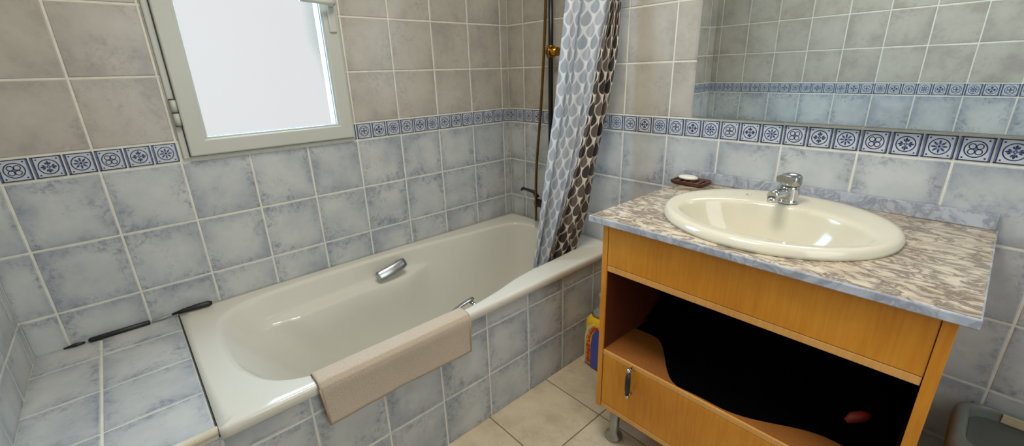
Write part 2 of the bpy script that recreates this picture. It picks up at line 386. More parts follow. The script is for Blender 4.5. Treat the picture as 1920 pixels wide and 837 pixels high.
# decorated border strips
def border(name, O, U, us0, us1, start, ph=0, dirn=1, holes=()):
    O, U = Vector(O), Vector(U); V = Vector((0, 0, 1)); N = U.cross(V)
    w_ = T / 3; mb = MB()
    def P(u, v, d): return O + U * u + V * (ZB + v) + N * d
    def poly(cx, cy, pts, mat, d):
        q = [(cx + x, cy + y) for x, y in pts]
        if min(a for a, _ in q) < us0 - 1e-6 or max(a for a, _ in q) > us1 + 1e-6: return
        mb.face([P(a, b_, d) for a, b_ in q], mat)
    def ring(cx, cy, r0, r1, mat, d, n=28, a0=0, a1=2 * math.pi):
        for k in range(n):
            p, q = a0 + (a1 - a0) * k / n, a0 + (a1 - a0) * (k + 1) / n
            poly(cx, cy, [(r0 * math.cos(p), r0 * math.sin(p)), (r1 * math.cos(p), r1 * math.sin(p)), (r1 * math.cos(q), r1 * math.sin(q)), (r0 * math.cos(q), r0 * math.sin(q))], mat, d)
    def disc(cx, cy, r, mat, d, n=14): poly(cx, cy, [(r * math.cos(2 * math.pi * k / n), r * math.sin(2 * math.pi * k / n)) for k in range(n)], mat, d)
    def petal(cx, cy, ang, r0, r1, w, mat, d):
        pts = []
        for k in range(7):
            t = k / 6; pts.append((r0 + (r1 - r0) * t, w * math.sin(math.pi * t) ** .8))
        pts += [(x, -y) for x, y in pts[-2:0:-1]]
        c, s = math.cos(ang), math.sin(ang); poly(cx, cy, [(x * c - y * s, x * s + y * c) for x, y in pts], mat, d)
    k = math.floor((us0 - start) / w_) - 1
    while start + k * w_ < us1:
        a = start + k * w_ + .0022; b_ = start + (k + 1) * w_ - .0022; ca, cb = max(a, us0), min(b_, us1); kk = k; k += 1
        if cb - ca < .006 or any(ca < h[1] and cb > h[0] and (max(ca, h[0]) == ca and min(cb, h[1]) == cb) for h in holes): continue
        c0, c1 = .004, HB - .004
        z1 = .0024; e = [(ca, c0), (cb, c0), (cb, c1), (ca, c1)]
        mb.face([P(x, y, z1) for x, y in e], 'white_tile')
        for i in range(4):
            p, q = e[i], e[(i + 1) % 4]; mb.face([P(*p, 0), P(*q, 0), P(*q, z1), P(*p, z1)], 'white_tile')
        cx, cy = (a + b_) / 2, HB / 2; d = z1 + .0004; hw = (b_ - a) / 2; hh = (c1 - c0) / 2
        def bar(x0, x1, y0, y1, mat, dd=d):
            x0, x1 = max(cx + x0, us0), min(cx + x1, us1)
            if x1 - x0 > .0005: mb.face([P(x0, cy + y0, dd), P(x1, cy + y0, dd), P(x1, cy + y1, dd), P(x0, cy + y1, dd)], mat)
        t = .0026
        bar(-hw, hw, hh - t, hh, 'navy'); bar(-hw, hw, -hh, -hh + t, 'navy')
        bar(-hw, -hw + .0052, -hh, hh, 'midblue'); bar(hw - .0052, hw, -hh, hh, 'midblue')
        bar(-hw + .0036, -hw + .0056, -hh, hh, 'navy', d + .0002); bar(hw - .0022, hw, -hh, hh, 'navy', d + .0002)
        for sx in (-1, 1):
            for sy in (-1, 1): disc(cx + sx * (hw - .0105), cy + sy * (hh - .008), .0021, 'navy', d)
        ring(cx, cy, .0190, .0215, 'navy', d)
        kind = (kk * dirn + ph) % 3
        if kind == 0:
            for sx in (-1, 1):
                for sy in (-1, 1): ring(cx + sx * .0068, cy + sy * .0068, .0052, .0074, 'navy', d, 16)
            disc(cx, cy, .0034, 'midblue', d + .0001)
        elif kind == 1:
            for q in range(4):
                an = q * math.pi / 2; petal(cx, cy, an, .003, .0168, .0036, 'midblue', d); petal(cx, cy, an, .007, .0178, .0020, 'navy', d + .0001)
                for s_ in (-.42, .42): petal(cx, cy, an + s_, .007, .0145, .0018, 'navy', d + .0001)
            ring(cx, cy, .0018, .0038, 'navy', d + .0002, 12)
        else:
            for q in range(8):
                an = q * math.pi / 4; petal(cx, cy, an, .003, .0172, .0026, 'midblue', d)
                petal(cx, cy, an, .006, .0168, .0013, 'navy', d + .0001)
            disc(cx, cy, .0030, 'navy', d + .0002)
    return structure(mb.build(name, fix=False, weld=False))
# pattern order left to right: four rings, cross, star; it starts afresh at every large grout line
border('trim_1', (0, YF, 0), (0, 1, 0), 0, WIN[0] - .04 - YF, -OFF_W - YF)
border('trim_2', (0, YF, 0), (0, 1, 0), WIN[1] + .036 - YF, -YF, -OFF_W - YF)
border('trim_3', (0, 0, 0), (1, 0, 0), 0.0, XR, OFF_B)
border('trim_4', (XR, YF, 0), (-1, 0, 0), 0, XR, XR - OFF_F)
border('trim_5', (XR, 0, 0), (0, -1, 0), 0, .55, .1)
border('trim_6', (XR, 0, 0), (0, -1, 0), 1.45, -YF, .1)

# ------------------------------------------------------------------ window
wy0, wy1, wz0, wz1 = WIN
win = bpy.data.objects.new('window_1', None); COL.objects.link(win); win.location = (0, (wy0 + wy1) / 2, wz0); structure(win)
def frame_mb(y0, y1, z0, z1, wd, x0, x1, mat, bev=.003):
    """mitred rectangular frame with softened front edges"""
    mb = MB(); R4 = lambda d, x: [Vector((x, y0 + d, z0 + d)), Vector((x, y1 - d, z0 + d)), Vector((x, y1 - d, z1 - d)), Vector((x, y0 + d, z1 - d))]
    pr = [(0, x0), (0, x1 - bev), (bev * .3, x1 - bev * .3), (bev, x1), (wd - bev, x1), (wd - bev * .3, x1 - bev * .3), (wd, x1 - bev), (wd, x0), (0, x0)] if bev else [(0, x0), (0, x1), (wd, x1), (wd, x0), (0, x0)]
    mb.grid([R4(d, x) for d, x in pr], mat, closed=True, smooth=False); return mb
frame_mb(-1.441, -.858, 1.006, 2.035, .048, -.10, .010, 'pvc', .004).build('window_frame', win)
sash = frame_mb(-1.421, -.868, 1.014, 2.02, .052, -.03, .027, 'pvc', .005)
so = sash.build('window_sash', win)
frame_mb(-1.372, -.917, 1.063, 1.973, .010, .0, .021, 'pvc', .003).build('glazing_bead', win)
frame_mb(-1.364, -.925, 1.071, 1.965, .003, .004, .012, 'gasket', 0).build('gasket', win)
frame_mb(-1.4235, -.8655, 1.0115, 2.0225, .003, .008, .013, 'gasket', 0).build('sash_seal', win)
mb = MB(); mb.box((-.004, -1.366, 1.069), (.004, -.923, 1.967), 'pane'); mb.build('window_pane', win)
for zc in (1.155, 1.87):
    for dz in (-.021, .021):
        mb = MB(); mb.tube([(.018, -1.430, zc + dz - .019), (.018, -1.430, zc + dz + .019)], .0085, 'pvc', 18); h_ = mb.build('hinge', win)
    mb = MB()
    for dz in (-.0415, 0, .0415): mb.tube([(.018, -1.430, zc + dz - .0015), (.018, -1.430, zc + dz + .0015)], .0092, 'gasket', 18)
    mb.build('hinge_ring', win)
mb = MB()
hz = 1.50
mb.box((.026, -.905, hz - .095), (.036, -.879, hz + .05), 'pvc', .004, 3)
mb.tube([(.034, -.892, hz), (.062, -.892, hz), (.070, -.900, hz + .0005), (.072, -.915, hz + .001), (.072, -1.01, hz + .004)], [.011, .0105, .0105, .010, .008], 'pvc', 14)
mb.build('window_handle', win)

# ------------------------------------------------------------------ door behind the camera
dr = bpy.data.objects.new('door_1', None); COL.objects.link(dr); dr.location = (XR, -1, 0); structure(dr)
mb = MB(); mb.box((XR - .02, -1.45, 0), (XR + .04, -1.39, 2.08), 'door', .004); mb.box((XR - .02, -.61, 0), (XR + .04, -.55, 2.08), 'door', .004); mb.box((XR - .02, -1.39, 2.02), (XR + .04, -.61, 2.08), 'door', .004); mb.build('door_frame', dr)
mb = MB(); mb.box((XR, -1.39, .005), (XR + .035, -.61, 2.02), 'door', .003); mb.build('door_leaf', dr)
mb = MB(); mb.tube([(XR + .002, -1.33, 1.02), (XR - .045, -1.33, 1.02), (XR - .05, -1.32, 1.02), (XR - .05, -1.22, 1.02)], .009, 'chrome'); mb.build('door_handle', dr)
# ceiling lamp
lampo = thing('ceiling_lamp', (1.15, -1.0, CEIL), 'round white ceiling lamp above the bathroom floor', 'lamp')
mb = MB(); mb.lathe([(.16, 0), (.24, -.01), (.245, -.035), (.235, -.045)], (1.15, -1.0, CEIL), 'pvc', 40); mb.build('lamp_base', lampo)
# ------------------------------------------------------------------ tiled apron and ledge of the bath
W = .7174
structure(tiled('wall_apron', (W, YF, 0), (0, 1, 0), (0, 0, 1), [y - YF for y in lines(YF, 0, -.3744, T)], [0, .1935, .3935, .458], lambda v: 'tile_low', wob=.0003))
LZ = .482; LY = -1.577
lo_ = structure(tiled('wall_ledge', (0, YF, LZ), (1, 0, 0), (0, 1, 0), [0, .14, .345, .545, W - .006], [0, -1.777 - YF, LY - YF], lambda v: 'tile_low', thick=.06, wob=.0003))
mb = MB(); mb.tube([(W - .004, YF, LZ - .007), (W - .004, LY + .002, LZ - .007)], .0105, 'edge_trim', 16)
mb.box((W - .012, YF, .456), (W + .003, LY, LZ - .004), 'edge_trim', .002); structure(mb.build('trim_7'))
mb = MB(); mb.tube([(W - .01, LY, LZ + .001), (.02, LY, LZ + .001)], .0015, 'gasket', 8); structure(mb.build('trim_8'))

# ------------------------------------------------------------------ bathtub
def cr(pts, per):
    out = []; n = len(pts)
    for i in range(n):
        p0, p1, p2, p3 = (Vector(pts[(i + k) % n]) for k in (-1, 0, 1, 2))
        for j in range(per):
            t = j / per
            out.append(.5 * ((2 * p1) + (p2 - p0) * t + (2 * p0 - 5 * p1 + 4 * p2 - p3) * t * t + (3 * p1 - p0 - 3 * p2 + p3) * t ** 3))
    return out
rim = [(.50, -1.487), (.60, -1.448), (.658, -1.385), (.683, -1.29), (.688, -1.1), (.690, -.95), (.687, -.82), (.668, -.69), (.640, -.57), (.626, -.46), (.622, -.34), (.61, -.20), (.575, -.12), (.48, -.09),
       (.35, -.085), (.23, -.09), (.155, -.125), (.125, -.22), (.112, -.36), (.088, -.52), (.070, -.70), (.062, -.9), (.062, -1.12), (.070, -1.28), (.100, -1.41), (.17, -1.475), (.28, -1.495), (.40, -1.498)]
per = 6; R0 = cr(rim, per); NR = len(R0)
if sum(R0[i].x * R0[(i + 1) % NR].y - R0[(i + 1) % NR].x * R0[i].y for i in range(NR)) < 0: pass
cx_, cy_ = .37, -.78
def floor_pt(p):
    # bath floor: narrower, long backrest slope at the head end (y=-1.5)
    fx = .375 + (p.x - .375) * .64
    ty = (p.y + .09) / (-1.498 + .09)
    fy = -.17 + ty * (-1.17 + .17)
    return Vector((fx, fy))
inn = []
for i in range(NR):
    t = (R0[(i + 1) % NR] - R0[i - 1]).normalized(); n_ = Vector((-t.y, t.x))
    if (Vector((cx_, max(-1.2, min(-.4, R0[i].y)))) - R0[i]).dot(n_) < 0: n_ = -n_
    inn.append(n_)
def sst(a, b_, x): t = max(0, min(1, (x - a) / (b_ - a))); return t * t * (3 - 2 * t)
RZ = .487; FZ = .10
def ring_at(z):
    out = []
    for i, p in enumerate(R0):
        f = floor_pt(p); d = (RZ - z) / (RZ - FZ)
        back = sst(-.9, -1.45, p.y)
        e = (1 - back) * (.42 * d + .58 * d ** 4) + back * (.85 * d + .15 * d ** 3)
        q = p.lerp(f, e)
        # moulded arm rest along both long sides
        side = sst(-1.47, -1.28, p.y) * sst(-.62, -.80, p.y)
        arm = sst(.402, .380, z) * (1 - .8 * sst(.37, .15, z)) * side * .050
        # shallow recess behind the grips
        rec = math.exp(-((p.y + .83) / .13) ** 2) * math.exp(-((z - .42) / .035) ** 2) * .012
        q = q + inn[i] * (arm - rec)
        out.append(Vector((q.x, q.y, z)))
    return out
tub = thing('bathtub', (W / 2, LY / 2, 0), 'cream enamel bathtub built in along the tiled window wall', 'bathtub')
mb = MB()
def offs(d, z): return [Vector((R0[i].x - inn[i].x * d, R0[i].y - inn[i].y * d, z)) for i in range(NR)]
rings = []
# outer rectangle sampled to the same count
def rect_pt(p, grow=0):
    x0, x1, y0, y1 = .004, .731 + grow, -1.574, -.004
    c = Vector((.37, max(-1.2, min(-.38, p.y)))); d = (p - c)
    if abs(d.x) < 1e-9: d.x = 1e-9
    ts = []
    if d.x > 0: ts.append((x1 - c.x) / d.x)
    if d.x < 0: ts.append((x0 - c.x) / d.x)
    if d.y > 1e-9: ts.append((y1 - c.y) / d.y)
    if d.y < -1e-9: ts.append((y0 - c.y) / d.y)
    t = min(ts); return c + d * t
outer = [rect_pt(p) for p in R0]
# snap nearest samples to the four corners
for cnr in ((.731, -1.574), (.731, -.004), (.004, -.004), (.004, -1.574)):
    k = min(range(NR), key=lambda i: (outer[i] - Vector(cnr)).length); outer[k] = Vector(cnr)
def rect_ring(z, ins): return [Vector((max(.004 + 0, min(.731 - ins, p.x)), max(-1.574 + 0, min(-.004, p.y)), z)) for p in outer]
rings.append(rect_ring(.452, .006)); rings.append(rect_ring(.460, 0)); rings.append(rect_ring(.478, 0)); rings.append(rect_ring(.4845, .003)); rings.append(rect_ring(.4865, .009))
o2 = offs(.013, RZ)
for f in (.25, .5, .75): rings.append([Vector((*(Vector((a.x, a.y)).lerp(Vector((b_.x, b_.y)), f)), .4867 + .0008 * f)) for a, b_ in zip(rings[4], o2)])
rings.append(o2); rings.append(offs(.007, RZ - .0008)); rings.append(offs(.0025, RZ - .0035))
zs = [RZ - .008, RZ - .016, .455, .44, .425, .412, .405, .399, .393, .387, .381, .375, .368, .355, .335, .31, .28, .25, .22, .19, .165, .145, .13, .12]
for z in zs: rings.append(ring_at(z))
base = ring_at(.12)
cen = sum((p for p in base), Vector()) / NR
for s_, z in ((.96, .109), (.88, .102), (.7, .099), (.4, .098), (.12, .098)): rings.append([Vector((cen.x + (p.x - cen.x) * s_, cen.y + (p.y - cen.y) * s_, z)) for p in base])
mb.grid(rings, 'enamel', closed=True); mb.face(rings[-1], 'enamel', True)
to = mb.build('tub_shell', tub)
def grip(sx, y0, z0, y1, z1, xo, xw):
    mb = MB(); a, b_ = Vector((xo, y0, z0)), Vector((xo, y1, z1)); d = (b_ - a).normalized(); up = Vector((-.55, 0, 1) if sx > 0 else (1.5, 0, 1)).normalized(); nn = d.cross(up).normalized(); up = nn.cross(d).normalized()
    rows = []
    L = (b_ - a).length
    for k in range(13):
        t = k / 12; e = min(1, min(t, 1 - t) * 9) ** .5 * .25 + .75; bow = -sx * 0; c = a.lerp(b_, t) + Vector((sx * .006 * math.sin(math.pi * t), 0, 0))
        rows.append([c + up * (.023 * e * math.cos(q)) + nn * (.0075 * math.sin(q)) for q in [2 * math.pi * j / 16 for j in range(16)]])
    mb.grid(rows, 'dull_chrome', closed=True); mb.cap(rows[0], 'dull_chrome', True); mb.cap(rows[-1], 'dull_chrome')
    o = mb.build('grip_handle', tub)
    for t in (.14, .86):
        mb = MB(); c = a.lerp(b_, t); mb.tube([c, Vector((xw, c.y, c.z - .004))], .007, 'chrome', 10)
        mb.build('grip_mount', o)
grip(1, -.893, .420, -.757, .452, .112, .068)
grip(-1, -.875, .452, -.775, .478, .640, .684)

# ------------------------------------------------------------------ vanity
van = thing('vanity_cabinet', (1.435, -.3, 0), 'honey maple washbasin cabinet with open niche coloured dark as shade, standing on chrome feet', 'cabinet')
FY = -.58; XL, XRr, ZT = 1.058, 1.811, .819; ZBm = .160
def vp(name, lo, hi, mat, bev=.0015, par=None):
    mb = MB(); mb.box(lo, hi, mat, bev); return mb.build(name, par or van)
def two(name, lo, hi, outer_m, inner_m, axis, sgn):
    """panel with veneer outside and an inner face darkened as shade"""
    mb = MB(); mb.box(lo, hi, outer_m, .0012)
    l2, h2 = list(lo), list(hi)
    l2[1] = lo[1] + .006
    if sgn > 0: l2[axis] = hi[axis]; h2[axis] = hi[axis] + .0008
    else: h2[axis] = lo[axis]; l2[axis] = lo[axis] - .0008
    mb.box(l2, h2, inner_m); return mb.build(name, van)
two('side_panel', (XL, FY - .002, ZBm), (XL + .0175, -.012, ZT), 'wood', 'wood_in_shade', 0, 1)
two('side_panel', (XRr - .021, FY - .002, ZBm), (XRr, -.012, ZT), 'wood', 'niche_shade', 0, -1)
vp('top_drawer_front', (XL + .0185, FY, .688), (XRr - .022, FY + .018, ZT - .002), 'wood')
vp('rail', (XL + .0185, FY, .668), (XRr - .0225, FY + .30, .6865), 'wood_edge')
vp('underside_board', (XL + .0185, FY + .02, .664), (XRr - .0225, -.03, .667), 'niche_shade')
mb = MB(); mb.box((XL + .0185, FY, .370), (XRr - .0225, -.03, .3862), 'wood_edge', .001); mb.box((XL + .0185, FY + .006, .3858), (XRr - .0225, -.03, .387), 'wood_shelf_shade'); mb.build('shelf', van)
vp('back_panel', (XL + .0185, -.03, ZBm), (XRr - .022, -.016, .66), 'niche_shade')
vp('bottom_panel', (XL + .0185, FY, ZBm), (XRr - .022, -.03, .178), 'wood_edge')
dd = vp('drawer_front', (XL + .020, FY, .180), (XRr - .024, FY + .018, .3685), 'wood')
mb = MB(); hx = 1.190
mb.tube([(hx - .002, FY - .022, .372), (hx, FY - .026, .345), (hx, FY - .026, .315), (hx - .002, FY - .022, .288)], [.006, .0085, .0085, .006], 'black_plastic', 14); ho = mb.build('drawer_handle', dd)
ho['label'] = 'black pull handle with chrome ends'
for z in (.377, .283):
    mb = MB(); mb.lathe([(.001, -.008), (.0065, -.004), (.0075, 0), (.0065, .004), (.001, .008)], (hx - .002, FY - .022, z), 'chrome', 14)
    mb.tube([(hx - .002, FY - .022, z), (hx - .002, FY + .002, z)], .005, 'chrome', 10)
    mb.build('handle_end', ho)
for lx, ly in ((XL + .042, FY + .055), (XRr - .045, FY + .055), (XL + .042, -.08), (XRr - .045, -.08)):
    mb = MB(); mb.lathe([(.001, 0.002), (.026, .002), (.030, .008), (.028, .018), (.016, .030), (.0165, .035), (.0165, ZBm)], (lx, ly, 0), 'dull_chrome', 28); mb.build('leg', van)
# countertop
ct = thing('countertop', (1.4265, -.3, .82), 'brown and cream veined marble slab on the maple cabinet', 'countertop')
SC = (1.412, -.307); SA, SB = .281, .268
def slab_mb():
    mb = MB(); x0, x1, y0, y1 = 1.020, 1.834, -.604, -.003; z0, z1 = .820, .840
    n = 64; hole = [(SC[0] + (SA - .02) * math.cos(2 * math.pi * k / n), SC[1] + (SB - .02) * math.sin(2 * math.pi * k / n)) for k in range(n)]
    out = []
    for k in range(n):
        a = 2 * math.pi * k / n; dx, dy = math.cos(a), math.sin(a); ts = []
        if dx > 1e-9: ts.append((x1 - SC[0]) / dx)
        if dx < -1e-9: ts.append((x0 - SC[0]) / dx)
        if dy > 1e-9: ts.append((y1 - SC[1]) / dy)
        if dy < -1e-9: ts.append((y0 - SC[1]) / dy)
        t = min(ts); out.append([SC[0] + dx * t, SC[1] + dy * t])
    for c in ((x0, y0), (x1, y0), (x1, y1), (x0, y1)):
        k = min(range(n), key=lambda i: (out[i][0] - c[0]) ** 2 + (out[i][1] - c[1]) ** 2); out[k] = list(c)
    def ins(p, d): return (max(x0 + d, min(x1 - d, p[0])), max(y0 + d, min(y1 - d, p[1])))
    H = lambda z: [Vector((*p, z)) for p in hole]
    mb.grid([H(z0), H(z1)], 'marble', closed=True, smooth=False)
    mb.grid([H(z1), [Vector((*ins(p, .003), z1)) for p in out]], 'marble', closed=True, smooth=False)
    mb.grid([[Vector((*ins(p, .003), z1)) for p in out], [Vector((*ins(p, .0008), z1 - .001)) for p in out], [Vector((*p, z1 - .003)) for p in out], [Vector((*p, z0 + .002)) for p in out], [Vector((*ins(p, .002), z0)) for p in out]], 'marble_window_tint', closed=True, smooth=False)
    mb.grid([[Vector((*ins(p, .002), z0)) for p in out], H(z0)], 'marble_window_tint', closed=True, smooth=False)
    return mb
slab_mb().build('slab', ct)
mb = MB(); mb.box((1.000, -.022, .8405), (1.828, -.004, .879), 'marble_window_tint', .0015); so = mb.build('backsplash', ct); so['label'] = 'veined marble upstand, cool window light in its colour'

# washbasin
sink = thing('washbasin', (SC[0], SC[1], .84), 'oval cream ceramic washbasin set into the marble worktop', 'sink')
IC = (1.417, -.366); IA, IB = .226, .152
def ell(c, a, b_, z, n=96): return [Vector((c[0] + a * math.cos(2 * math.pi * k / n), c[1] + b_ * math.sin(2 * math.pi * k / n), z)) for k in range(n)]
def le(t, z): return ell((SC[0] + (IC[0] - SC[0]) * t, SC[1] + (IC[1] - SC[1]) * t), SA + (IA - SA) * t, SB + (IB - SB) * t, z)
mb = MB(); rg = [ell(SC, SA - .022, SB - .022, .836), ell(SC, SA - .010, SB - .010, .8405), le(0, .8415), le(-.0, .848), le(.05, .857), le(.14, .8635), le(.28, .866), le(.45, .8655), le(.6, .864), le(.78, .863), le(.92, .862), le(1.0, .858)]
for s_, z in ((.985, .850), (.965, .838), (.94, .82), (.90, .80), (.83, .775), (.74, .755), (.6, .74), (.42, .730), (.22, .726), (.10, .724)):
    rg.append(ell((IC[0], IC[1] + (1 - s_) * .02), IA * s_, IB * s_, z))
mb.grid(rg, 'ceramic', closed=True); mb.face(rg[-1], 'ceramic', True)
# underside
ug = [rg[0]] + [ell((IC[0], IC[1]), IA * s_ + .012, IB * s_ + .012, z) for s_, z in ((1.0, .815), (.95, .79), (.86, .765), (.7, .742), (.4, .72), (.12, .712))]
mb.grid(ug, 'ceramic', closed=True, flip=True); mb.face(ug[-1][::-1], 'ceramic', True)
mb.build('basin_bowl', sink, fix=False)
mb = MB(); mb.lathe([(.022, .7255), (.024, .728), (.020, .729), (.012, .727), (.001, .727)], (IC[0], IC[1] + .018, 0), 'chrome', 24, close=False); mb.build('drain', sink)
mb = MB(); mb.lathe([(.001, .0012), (.008, .0010), (.009, 0)], (1.300, -.168, .8645), 'dull_chrome', 16, close=False)
for v_ in range(len(mb.v)): x, y, z = mb.v[v_]; mb.v[v_] = (x, -.168 + (y + .168) * .35, z)
mb.build('overflow_mark', sink)
# tap
tx, ty, tz = 1.410, -.176, .8645
tap = thing('basin_tap', (tx, ty, tz), 'chrome single lever mixer tap at the back of the oval washbasin', 'tap')
mb = MB(); mb.lathe([(.0265, 0), (.0275, .003), (.0262, .006), (.0255, .012), (.0250, .040), (.0258, .046), (.0240, .050)], (tx, ty, tz), 'chrome', 32); mb.build('tap_body', tap)
mb = MB(); mb.tube([(tx - .004, ty - .010, tz + .026), (tx - .010, ty - .045, tz + .034), (tx - .014, ty - .075, tz + .036), (tx - .016, ty - .092, tz + .034)], [.017, .0155, .0145, .0135], 'chrome', 20)
mb.tube([(tx - .0155, ty - .087, tz + .030), (tx - .0155, ty - .088, tz + .016)], .0120, 'chrome', 20); mb.build('spout', tap)
mb = MB(); mb.lathe([(.0245, .051), (.0262, .054), (.0268, .066), (.0262, .076), (.021, .083), (.010, .086), (.001, .0865)], (tx, ty, tz), 'dull_chrome', 32)
rows = []
for k in range(9):
    t = k / 8; c = Vector((tx - .004 - .004 * t, ty - .005 - .034 * t, tz + .071 + .003 * t)); wv = .0235 - .003 * t; hh = .0135 - .004 * t
    rows.append([c + Vector((wv * math.copysign(abs(math.cos(q)) ** .6, math.cos(q)), 0, hh * math.copysign(abs(math.sin(q)) ** .6, math.sin(q)))) for q in [2 * math.pi * j / 20 for j in range(20)]])
mb.grid(rows, 'dull_chrome', closed=True); mb.cap(rows[0], 'dull_chrome', True); mb.cap(rows[-1], 'dull_chrome'); mb.build('lever', tap)
# soap dish and soap
dish = thing('soap_dish', (1.062, -.070, .84), 'dark brown wooden soap dish at the back left of the marble worktop', 'soap dish')
def rrect(cx, cy, hx_, hy_, r, z, n=6):
    out = []
    for (sx, sy, a0) in ((1, 1, 0), (-1, 1, 90), (-1, -1, 180), (1, -1, 270)):
        for k in range(n + 1):
            a = math.radians(a0 + 90 * k / n); out.append(Vector((cx + sx * (hx_ - r) + r * math.cos(a), cy + sy * (hy_ - r) + r * math.sin(a), z)))
    return out
mb = MB(); c = (1.062, -.070)
rg = [rrect(*c, .050, .034, .008, .8402), rrect(*c, .057, .041, .008, .846), rrect(*c, .060, .044, .008, .8555), rrect(*c, .0555, .0395, .006, .8555), rrect(*c, .050, .034, .006, .849)]
mb.grid(rg, 'dark_wood', closed=True, smooth=False); mb.cap(rg[0], 'dark_wood', True); mb.cap(rg[-1], 'dark_wood'); mb.build('dish_tray', dish)
mb = MB()
for k in range(4): mb.box((1.020 + k * .024, -.102, .849), (1.032 + k * .024, -.038, .8535), 'dark_wood', .001)
mb.build('dish_slat', dish)
mb = MB(); c = Vector((1.049, -.063, .8615)); n = 24; rg = []
for k in range(1, 12):
    ph = -math.pi / 2 + math.pi * k / 12; rg.append([c + Vector((.036 * math.cos(ph) ** .6 * math.cos(2 * math.pi * j / n), .024 * math.cos(ph) ** .6 * math.sin(2 * math.pi * j / n), .0078 * math.sin(ph))) for j in range(n)])
mb.grid(rg, 'soap', closed=True); mb.cap(rg[0], 'soap', True); mb.cap(rg[-1], 'soap')
tag(own(mb.build('soap'), (1.049, -.063, .8537)), 'white oval bar of soap lying in the dark wooden dish', 'soap')
# black bundle added on the shelf as niche shade, and a red item
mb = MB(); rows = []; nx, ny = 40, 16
def filler_h(u, v): return .012 + .20 * sst(.05, .7, v) + .012 * math.sin(u * 21 + v * 5) * sst(0, .3, v)
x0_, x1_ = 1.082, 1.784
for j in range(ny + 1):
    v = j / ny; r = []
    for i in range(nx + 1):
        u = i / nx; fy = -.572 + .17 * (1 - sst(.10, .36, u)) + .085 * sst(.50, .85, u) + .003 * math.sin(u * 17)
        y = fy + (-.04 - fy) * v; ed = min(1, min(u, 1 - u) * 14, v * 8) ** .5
        r.append(Vector((x0_ + (x1_ - x0_) * u, y, .3875 + filler_h(u, v) * ed)))
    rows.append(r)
mb.grid(rows, 'filler_shade')
mb.grid([[Vector((p.x, p.y, .3873)) for p in r] for r in rows], 'filler_shade', flip=True)
mb.grid([[Vector((p.x, p.y, .3873)) for p in rows[-1]], rows[-1]], 'filler_shade')
tag(own(mb.build('niche_filler'), (1.47, -.2, .3873)), 'black shade bundle added to darken the open niche of the maple cabinet', 'filler')
# ------------------------------------------------------------------ mirror
mir = thing('wall_mirror', (1.42, -.01, 1.074), 'large frameless mirror on the wall above the patterned border and washbasin', 'mirror')
mw, mh = .87, .75
mb = MB(); mb.box((0, 0, 0), (mw, .004, mh), 'mirror_edge'); 
A, B_ = -.014048, -.0389
n_ = Vector((math.sin(B_), -math.cos(B_) * math.cos(A), math.sin(A))).normalized()
xa = Vector((-n_.y, n_.x, 0)).normalized(); 
if xa.x < 0: xa = -xa
za = n_.cross(xa); 
if za.z < 0: za = -za
org = Vector((1.010, -.0065, 1.0735))
MX = Matrix(((xa.x, -n_.x, za.x, org.x), (xa.y, -n_.y, za.y, org.y), (xa.z, -n_.z, za.z, org.z), (0, 0, 0, 1)))
mb.v = [tuple(MX @ Vector(p)) for p in mb.v]; mb.build('mirror_backing', mir)
mb = MB(); mb.face([MX @ Vector(p) for p in ((.0015, -.0006, .0015), (mw - .0015, -.0006, .0015), (mw - .0015, -.0006, mh - .0015), (.0015, -.0006, mh - .0015))], 'mirror'); mb.build('mirror_glass', mir, fix=False)
# ------------------------------------------------------------------ shower fittings
rail = thing('shower_rail', (.345, -.03, .66), 'black vertical shower rail on the tiled wall beside the curtain', 'shower rail')
mb = MB(); mb.tube([(.352, -.055, .66), (.352, -.055, 1.92)], .0115, 'black', 20); mb.build('rail_tube', rail)
for z in (.80, 1.9):
    mb = MB(); mb.tube([(.352, -.003, z), (.352, -.05, z)], .013, 'black', 16); mb.build('wall_bracket', rail)
mb = MB(); mb.tube([(.346, -.064, 1.325), (.402, -.064, 1.325)], [.019, .019], 'brass', 20); mb.lathe([(.017, -.026), (.020, -.023), (.020, .023), (.017, .026)], (.352, -.055, 1.327), 'brass', 24); mb.tube([(.36, -.066, 1.325), (.372, -.066, 1.325)], .024, 'brass', 20); so = mb.build('slider', rail); so['label'] = 'brass slider clamp'
mix = thing('bath_mixer', (.285, -.003, .60), 'black wall mixer with lever behind the curtain above the tub foot', 'tap')
mb = MB(); mb.tube([(.275, -.075, .612), (.44, -.075, .612)], .021, 'black_plastic', 20); mb.tube([(.300, -.003, .612), (.300, -.075, .612)], .018, 'black_plastic', 16); mb.tube([(.43, -.003, .612), (.43, -.075, .612)], .018, 'black_plastic', 16); mb.build('mixer_body', mix)
mb = MB(); mb.tube([(.283, -.078, .64), (.265, -.085, .668), (.225, -.09, .674), (.190, -.092, .676), (.180, -.092, .666)], [.013, .010, .007, .0075, .007], 'black_plastic', 14); mb.build('lever', mix)
hose = []
for k in range(41):
    t = k / 40
    z = 1.86 - 1.33 * t
    x = .364 + .0 * t - .062 * sst(.15, .95, t)
    hose.append((x, -.097 - .013 * sst(.55, .85, t), z))
mb = MB(); mb.tube(hose, .0065, 'old_brass', 12)
tag(own(mb.build('shower_hose'), hose[-1]), 'thin bronze shower hose hanging in front of the black shower rail', 'hose')
